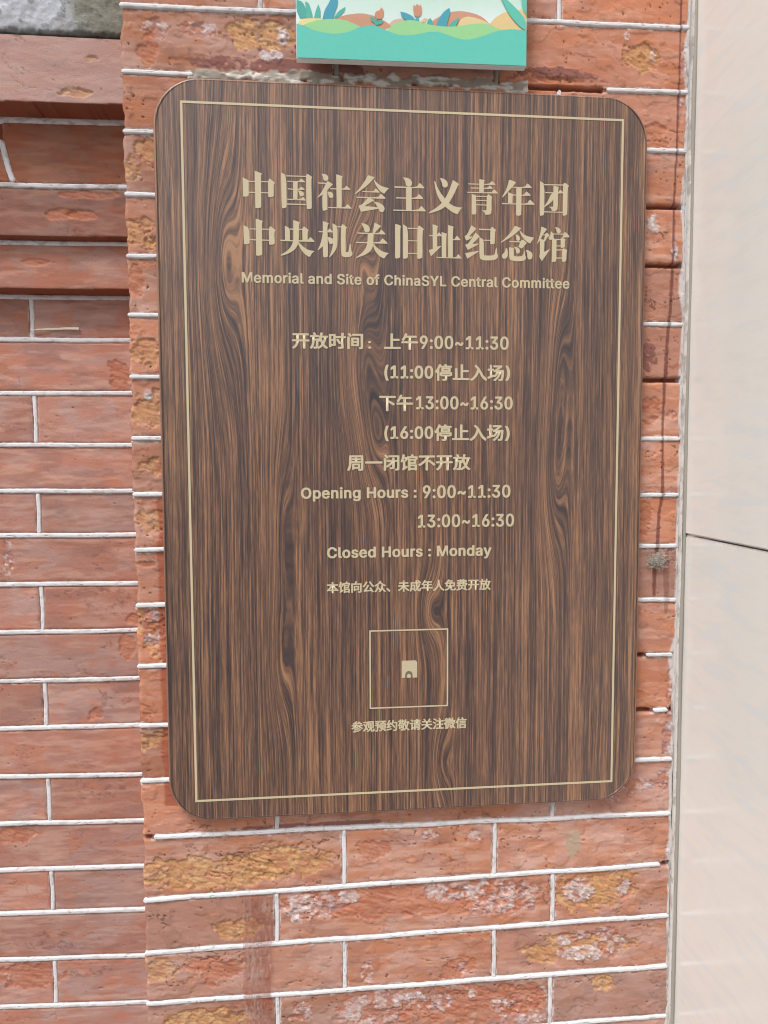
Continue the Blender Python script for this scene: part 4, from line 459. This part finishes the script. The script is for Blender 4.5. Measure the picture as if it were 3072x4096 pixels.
# ------------------------------------------------------------------ marble cladding on the right (faces -X)
def marble():
    N = Nodes('cream_marble'); P = N.pos(1, 1, 1)
    mp = N.n('ShaderNodeMapping'); mp.inputs['Rotation'].default_value = (math.radians(38), 0, 0); mp.inputs['Scale'].default_value = (1, 5, 22); N.l(P, mp.inputs[0])
    n1 = N.noise(3.2, mp.outputs[0], 6, .6)
    c = N.ramp(n1, [(.36, lin((228, 227, 224))), (.47, lin((232, 228, 222))), (.55, lin((230, 226, 220))), (.63, lin((224, 225, 224)))])
    N.l(c, N.p.inputs['Base Color']); N.p.inputs['Roughness'].default_value = .10; N.p.inputs['Specular IOR Level'].default_value = .5
    mp2 = N.n('ShaderNodeMapping'); mp2.inputs['Rotation'].default_value = (math.radians(-35), 0, 0); mp2.inputs['Scale'].default_value = (1, 40, 260); N.l(P, mp2.inputs[0])
    N.bump(N.noise(3, mp2.outputs[0], 4, .6), .14, .0006)
    return N.m
M_MARBLE = marble()
clad = empty('marble_cladding', (.54, -.4, 0), 'cream polished marble wall at right angles to the brick pillar', 'marble wall')
def slab(z0, z1, x, y0=-.0008, y1=-.80, bev=.0016):
    bm = bmesh.new(); bmesh.ops.create_cube(bm, size=1)
    for v in bm.verts: v.co = Vector((x+.02+v.co.x*.04-.0, (y0+y1)/2+v.co.y*(y0-y1), (z0+z1)/2+v.co.z*(z1-z0)))
    bmesh.ops.bevel(bm, geom=bm.edges[:], offset=bev, segments=2, affect='EDGES')
    me = bpy.data.meshes.new('stone_panel'); bm.to_mesh(me); bm.free(); return link('stone_panel', me, M_MARBLE, clad)
slab(1.4122, 2.5, .5338); slab(.55, 1.4106, .5346); slab(.0, .5484, .5342)
bm = bmesh.new(); bmesh.ops.create_cube(bm, size=1)
for v in bm.verts: v.co = Vector((.5375+.004+v.co.x*.008+.03, -.40+v.co.y*.79, 1.25+v.co.z*2.49))
me = bpy.data.meshes.new('joint_bed'); bm.to_mesh(me); bm.free(); link('joint_bed', me, plain('dark_grout', (.16, .15, .14), .9), clad)

# ------------------------------------------------------------------ wooden information sign
X0, Z0, YB = 0.0, 1.14, -.014
SX0, SX1, SZ0, SZ1, SR = -.0277, .4776, 1.1178, 1.8705, .046
GR = [  # grain whorls: x, z, rx, rz, amplitude
    (.034, 1.690, .019, .105, .029), (.170, 1.700, .017, .045, .022), (.173, 1.595, .021, .080, .034), (.188, 1.515, .015, .055, .017),
    (.384, 1.585, .013, .085, .020), (.379, 1.475, .014, .080, .021), (.092, 1.420, .011, .090, .015), (.088, 1.290, .012, .070, .016),
    (.246, 1.335, .013, .035, .018), (.258, 1.170, .013, .045, .015), (.02, 1.25, .02, .2, .004), (.44, 1.3, .02, .2, -.005), (.30, 1.78, .02, .15, .004)]
def wood_material():
    N = Nodes('walnut_laminate'); at = N.n('ShaderNodeAttribute', attribute_name='grain')
    sep = N.n('ShaderNodeSeparateXYZ'); N.l(N.pos(), sep.inputs[0]); z = sep.outputs[2]; F = at.outputs['Fac']
    def vec(a, b):
        c = N.n('ShaderNodeCombineXYZ'); N.l(N.math('MULTIPLY', F, a), c.inputs[0]); N.l(N.math('MULTIPLY', z, b), c.inputs[1]); return c.outputs[0]
    n1 = N.noise(1, vec(75, 1.6), 2, .5); n2 = N.noise(1, vec(420, 2.0), 3, .6); n3 = N.noise(1, vec(900, 13), 3, .65); n4 = N.noise(1, vec(1700, 60), 2, .6)
    s = N.math('MULTIPLY_ADD', n1, .17, N.math('MULTIPLY_ADD', n2, .30, N.math('MULTIPLY_ADD', n3, .38, N.math('MULTIPLY', n4, .15))))
    c = N.ramp(s, [(.405, lin((44, 33, 35))), (.46, lin((72, 52, 48))), (.512, lin((106, 75, 58))), (.58, lin((157, 114, 83)))])
    rim = N.n('ShaderNodeAttribute', attribute_name='rim'); mx = N.n('ShaderNodeMix', data_type='RGBA'); N.l(N.math('MULTIPLY', rim.outputs['Fac'], .75), mx.inputs[0]); N.l(c, mx.inputs[6]); mx.inputs[7].default_value = (*lin((150, 116, 98)), 1); N.l(mx.outputs[2], N.p.inputs['Base Color'])
    N.p.inputs['Roughness'].default_value = .30; N.p.inputs['Specular IOR Level'].default_value = 1.0
    N.bump(n3, .12, .0004)
    return N.m
def sign_panel(parent, mat):
    cx, cz = (SX0+SX1)/2, (SZ0+SZ1)/2; W2, H2 = (SX1-SX0)/2, (SZ1-SZ0)/2; bev = .0024
    w2, h2, r = W2-bev, H2-bev, SR-bev
    th = np.linspace(0, math.pi/2, 14)
    zc = h2-r+r*np.cos(th[::1])          # from the top edge down to the straight part
    ztop = zc; zmid = np.linspace(h2-r, -(h2-r), 300)[1:-1]; zz = np.concatenate([ztop, zmid, -ztop[::-1]])
    az = np.abs(zz); hw = np.where(az > h2-r, w2-r+np.sqrt(np.maximum(0, r*r-(az-(h2-r))**2)), w2)
    u = np.linspace(-1, 1, 241)
    X = cx+hw[:, None]*u[None, :]; Z = np.repeat(cz+zz[:, None], len(u), 1); n, m = X.shape
    idx = np.arange(n*m).reshape(n, m)
    loop = np.concatenate([idx[0, :], idx[1:, -1], idx[-1, -2::-1], idx[-2:0:-1, 0]])
    V = np.stack([X, np.full_like(X, YB), Z], -1).reshape(-1, 3)
    q = np.stack([idx[:-1, :-1], idx[1:, :-1], idx[1:, 1:], idx[:-1, 1:]], -1).reshape(-1, 4)
    P = V[loop]; Np = np.zeros((len(loop), 2))
    qx = np.clip(P[:, 0]-cx, -(w2-r), w2-r); qz = np.clip(P[:, 2]-cz, -(h2-r), h2-r)
    Np[:, 0] = P[:, 0]-cx-qx; Np[:, 1] = P[:, 2]-cz-qz; Np /= np.maximum(1e-9, np.linalg.norm(Np, axis=1))[:, None]
    rings = [loop]; verts = [V]; cnt = len(V)
    for a in list(np.linspace(0, math.pi/2, 5)[1:])+['back']:
        off = bev if a == 'back' else bev*math.sin(a); y = -.0015 if a == 'back' else YB+bev*(1-math.cos(a))
        R_ = P.copy(); R_[:, 0] += Np[:, 0]*off; R_[:, 2] += Np[:, 1]*off; R_[:, 1] = y
        verts.append(R_); rings.append(np.arange(cnt, cnt+len(loop))); cnt += len(loop)
    qs = [q]
    for a, b in zip(rings[:-1], rings[1:]):
        qs.append(np.stack([a, np.roll(a, -1), np.roll(b, -1), b], -1)[:, ::-1])
    V = np.concatenate(verts); me = raw_mesh('panel', V, np.concatenate(qs), None, True)
    me.normals_split_custom_set_from_vertices if False else None
    F = V[:, 0]+(fbm(V[:, 0]*9, V[:, 2]*3.2, 601, 3)-.5)*.004
    for gx, gz, rx, rz, A in GR:
        e = ((V[:, 0]-gx)/rx)**2+((V[:, 2]-gz)/rz)**2; F = F+.86*A*np.exp(-e)
    at = me.attributes.new('grain', 'FLOAT', 'POINT'); at.data.foreach_set('value', F.astype(np.float32))
    rm = np.ones(len(V), np.float32); rm[:n*m] = 0; rm[n*m:n*m+len(loop)] = .3; a2 = me.attributes.new('rim', 'FLOAT', 'POINT'); a2.data.foreach_set('value', rm)
    o = link('panel', me, mat, parent)
    return o
sign = empty('information_sign', (.225, -.008, 1.118), 'large dark wood grain sign with gold border, Chinese heading and opening hours', 'sign')
sign_panel(sign, wood_material())
M_GOLD = plain('gold_vinyl', lin((192, 178, 148)), .5, .4, .03, 200)
def flat_polys(name, polys, y0, mat, parent, step=1.2e-5):
    v = []; f = []; k = 0
    for i, p in enumerate(polys):
        for x, z in p: v.append((x, y0-step*(i % 12), z))
        f.append(list(range(k, k+len(p)))); k += len(p)
    me = bpy.data.meshes.new(name); me.from_pydata(v, [], f)
    bm = bmesh.new(); bm.from_mesh(me)
    for fc in bm.faces:
        fc.normal_update()
        if fc.normal.y > 0: fc.normal_flip()
    bmesh.ops.triangulate(bm, faces=bm.faces[:], ngon_method='EAR_CLIP'); bm.to_mesh(me); bm.free()
    return link(name, me, mat, parent)
def soften(p):
    p = np.array(p, float); out = []
    n = len(p)
    for i in range(n):           # cut very obtuse corners round, keep the sharp ones
        a, b, c = p[i-1], p[i], p[(i+1) % n]; u = (a-b)/max(1e-9, np.linalg.norm(a-b)); w = (c-b)/max(1e-9, np.linalg.norm(c-b))
        if u@w < -.45: out += [b+(a-b)*.22, b+(c-b)*.22]
        else: out.append(b)
    return [tuple(q) for q in out]
YL = YB-.00035
for key in ('HEAD1', 'HEAD2'):
    flat_polys('heading_lettering', [soften([(X0+a/20000, Z0+b/20000) for a, b in p]) for p in D[key]], YL, M_GOLD, sign)
def frame_poly(x0, x1, z0, z1, t):
    return [[(x0, z1), (x1, z1), (x1, z1-t), (x0, z1-t)], [(x0, z0+t), (x1, z0+t), (x1, z0), (x0, z0)],
            [(x0, z1-t), (x0+t, z1-t), (x0+t, z0+t), (x0, z0+t)], [(x1-t, z1-t), (x1, z1-t), (x1, z0+t), (x1-t, z0+t)]]
flat_polys('border_line', frame_poly(X0-.0011, X0+.4511, Z0-.0011, Z0+.7068+.0011, .0023), YL, M_GOLD, sign, 0)
a = D['FRAME']; flat_polys('square_frame', frame_poly(X0+a[0], X0+a[1], Z0+a[2], Z0+a[3], .0015), YL, M_GOLD, sign, 0)
a = D['EMBLEM']; ex, ez, ew, eh = X0+a[0], Z0+a[2], a[1]-a[0], a[3]-a[2]
M_EMB = plain('pale_print', lin((188, 174, 146)), .55, .4, .2, 900); M_EMBD = plain('grey_print', lin((112, 102, 88)), .55, .4, .15, 900)
em = flat_polys('emblem', [[(ex, ez), (ex+ew, ez), (ex+ew, ez+eh*.9), (ex+ew*.9, ez+eh), (ex, ez+eh)]], YL, M_EMB, sign)
arch = lambda cx, w, h, z: [(cx-w, z), (cx+w, z), (cx+w, z+h)]+[(cx+w*math.cos(t), z+h+w*math.sin(t)) for t in np.linspace(.3, math.pi-.3, 7)]+[(cx-w, z+h)]
flat_polys('arch_mark', [arch(ex+ew*.46, ew*.24, eh*.18, ez)], YL-.00004, M_EMBD, em); flat_polys('arch_opening', [arch(ex+ew*.46, ew*.12, eh*.12, ez)], YL-.00008, M_EMB, em)
import os
try: GROT = bpy.data.fonts.load(os.path.join(bpy.utils.system_resource('DATAFILES'), 'fonts', 'Inter.woff2'))     # Blender's own interface face
except Exception: GROT = None
def text_piece(txt, l, r, t, b, kind):
    cu = bpy.data.curves.new('lettering', 'FONT'); cu.body = txt; cu.resolution_u = 4; cu.fill_mode = 'FRONT'
    if GROT and kind == 'L': cu.font = GROT
    if kind == 'L': cu.space_character = 1.06
    ob = bpy.data.objects.new('tmp', cu); COL.objects.link(ob)
    dg = bpy.context.evaluated_depsgraph_get(); dg.update()
    me = bpy.data.meshes.new_from_object(ob.evaluated_get(dg))
    bpy.data.objects.remove(ob); bpy.data.curves.remove(cu)
    n = len(me.vertices); co = np.zeros(n*3, np.float32); me.vertices.foreach_get('co', co); co = co.reshape(-1, 3)
    me.calc_loop_triangles(); tri = np.zeros(len(me.loop_triangles)*3, np.int32); me.loop_triangles.foreach_get('vertices', tri); tri = tri.reshape(-1, 3)
    bpy.data.meshes.remove(me)
    lo, hi = co.min(0), co.max(0)
    # bold weight: the outline repeated round a small circle, each layer a hair in front of the other
    e = (t-b)*(.036 if kind == 'C' else .043)
    X = X0+l+e+(co[:, 0]-lo[0])/(hi[0]-lo[0])*(r-l-2*e); Z = Z0+b+e*.7+(co[:, 1]-lo[1])/(hi[1]-lo[1])*(t-b-1.4*e)
    vs = []; qs = []; K = 12
    for k in range(K):
        a = 2*math.pi*k/K
        vs.append(np.stack([X+e*math.cos(a), np.full(n, YL-k*1.2e-5), Z+.7*e*math.sin(a)], 1)); qs.append(tri+k*n)
    q = np.concatenate(qs); v = np.concatenate(vs)
    nn = np.cross(v[q[:, 1]]-v[q[:, 0]], v[q[:, 2]]-v[q[:, 0]])[:, 1] > 0; q[nn] = q[nn][:, ::-1]
    link('lettering', raw_mesh('lettering', v, q), M_GOLD, sign)
for t in D['TEXTS']: text_piece(*t)

# ------------------------------------------------------------------ illustrated board above the sign
YG = -.024
board = empty('picture_board', (.228, -.02, 1.889), 'white foam board with printed turquoise hills, leaves and tulips, cut by the top edge', 'picture board')
def gboard():
    bm = bmesh.new(); bmesh.ops.create_cube(bm, size=1)
    zb = lambda x: 1.8881+(x-.1131)/.2304*.0027
    for v in bm.verts:
        x = .1131 if v.co.x < 0 else .3436; z = zb(x) if v.co.z < 0 else 2.24
        v.co = Vector((x, YG+.0002 if v.co.y < 0 else YG+.0085, z))
    me = bpy.data.meshes.new('panel'); bm.to_mesh(me); bm.free()
    link('panel', me, plain('foam_board', lin((232, 234, 232)), .45, .4, .04, 250), board)
    N = Nodes('printed_sky'); sep = N.n('ShaderNodeSeparateXYZ'); N.l(N.pos(), sep.inputs[0])
    f = N.math('MULTIPLY_ADD', N.noise(14, N.pos(), 2), .4, N.math('MULTIPLY', N.math('SUBTRACT', sep.outputs[2], 1.93), 12))
    N.l(N.ramp(f, [(.1, lin((214, 226, 227))), (.5, lin((184, 214, 198)))]), N.p.inputs['Base Color']); N.p.inputs['Roughness'].default_value = .4
    flat_polys('printed_sky', [[(.1134, zb(.1134)+.0003), (.3433, zb(.3433)+.0003), (.3433, 2.2397), (.1134, 2.2397)]], YG, N.m, board)
    mats = {}
    for i, (nm, c, p) in enumerate(D['ART']):
        c = tuple(c)
        if c not in mats: mats[c] = plain('print_ink', tuple(.80*v for v in lin(c)), .4, .4, .04, 250)
        pts = [(min(.3433, max(.1134, a/10000)), b/10000) for a, b in p]
        pts = [(a, max(b, zb(a)+.0004)) for a, b in pts]
        flat_polys('printed_'+nm, [soften(pts)], YG-.00004*(i+1), mats[c], board)
gboard()

# ------------------------------------------------------------------ small things stuck to the bricks
def tape():
    N = Nodes('old_clear_tape'); f = N.noise(60, N.pos(1, 1, .5), 5, .7); f2 = N.noise(420, N.pos(1, 1, .25), 4, .7)
    N.l(N.ramp(N.math('ADD', N.math('MULTIPLY', f, .6), N.math('MULTIPLY', f2, .4)), [(.42, lin((150, 62, 40))), (.5, lin((168, 112, 96))), (.6, lin((188, 160, 150)))]), N.p.inputs['Base Color'])
    N.p.inputs['Roughness'].default_value = .28
    al = N.math('MULTIPLY_ADD', f2, 1.3, -.28); N.l(al, N.p.inputs['Alpha'])
    z = np.linspace(.80, 1.0265, 160); u = np.linspace(0, 1, 16)
    xl = .0437+(z-.8816)*.009+(vn(z*150, z*0, 3)-.5)*.0012; xr = xl+.0300+(vn(z*120, z*0, 7)-.5)*.0022-.012*np.clip((z-1.0215)/.005, 0, 1)
    X = xl[:, None]+(xr-xl)[:, None]*u[None, :]; Z = np.repeat(z[:, None], 16, 1); Y = -.0026-fbm(X*90, Z*90, 9, 3)*.0010-.0018*np.exp(-((u[None, :]-.42)/.05)**2)*vn(Z*60, Z*0, 5)
    o = link('tape_strip', grid_mesh('tape_strip', X, Y, Z, smooth=True, flip=True), N.m)
    o['label'] = 'old clear adhesive tape strip stuck vertically on the bricks below the wooden sign'; o['category'] = 'tape'
tape()
def scrap():
    t = np.linspace(0, 1, 30); x = -.1943+t*.0543; zc = 1.6449+.0022*np.sin(t*1.6); hw = .0003+.0013*t**.8
    u = np.linspace(-1, 1, 5); X = np.repeat(x[:, None], 5, 1); Z = zc[:, None]+u[None, :]*hw[:, None]+(vn(X*500, u[None, :]*3+X*0, 3)-.5)*.0005; Y = PLW-.0032-.0006*np.sin(t*9)[:, None]+u[None, :]*.0004
    o = link('paper_scrap', grid_mesh('paper_scrap', X, Y, Z, smooth=True, flip=True), plain('cream_paper', lin((208, 198, 180)), .6, .3, .15, 500))
    o['label'] = 'torn cream paper scrap stuck on the recessed brick wall'; o['category'] = 'paper scrap'
scrap()
def tuft():
    rng = np.random.default_rng(4); vs = []; qs = []; n = 0
    for s_ in range(190):
        a = rng.uniform(0, 6.28); L = rng.uniform(.002, .010); c0 = np.array([.4995, -.004, 1.3825])+rng.normal(0, .0030, 3)*[1.2, .4, 1]
        d_ = np.array([math.cos(a)*.8+.35, rng.uniform(-.25, .1), math.sin(a)*.6+.25]); t = np.linspace(0, 1, 8)
        P = c0+np.outer(t*L, d_); P += np.cumsum(rng.normal(0, .0009, (8, 3)), 0); P[:, 1] = np.minimum(P[:, 1], -.0022)
        w = .00013; A = P+[0, 0, w]; B_ = P+[w, -w*.6, -w]; C_ = P+[-w, -w*.6, -w]
        vs += [A, B_, C_]; i = np.arange(8)
        for p, q in ((0, 8), (8, 16), (16, 0)): qs.append(np.stack([n+p+i[:-1], n+p+i[1:], n+q+i[1:], n+q+i[:-1]], -1))
        n += 24
    o = link('dust_tuft', raw_mesh('dust_tuft', np.concatenate(vs), np.concatenate(qs)), plain('grey_fluff', lin((196, 190, 180)), .9, .1))
    o['label'] = 'grey tuft of dusty cobweb caught on the pillar right of the wooden sign'; o['category'] = 'cobweb'
tuft()
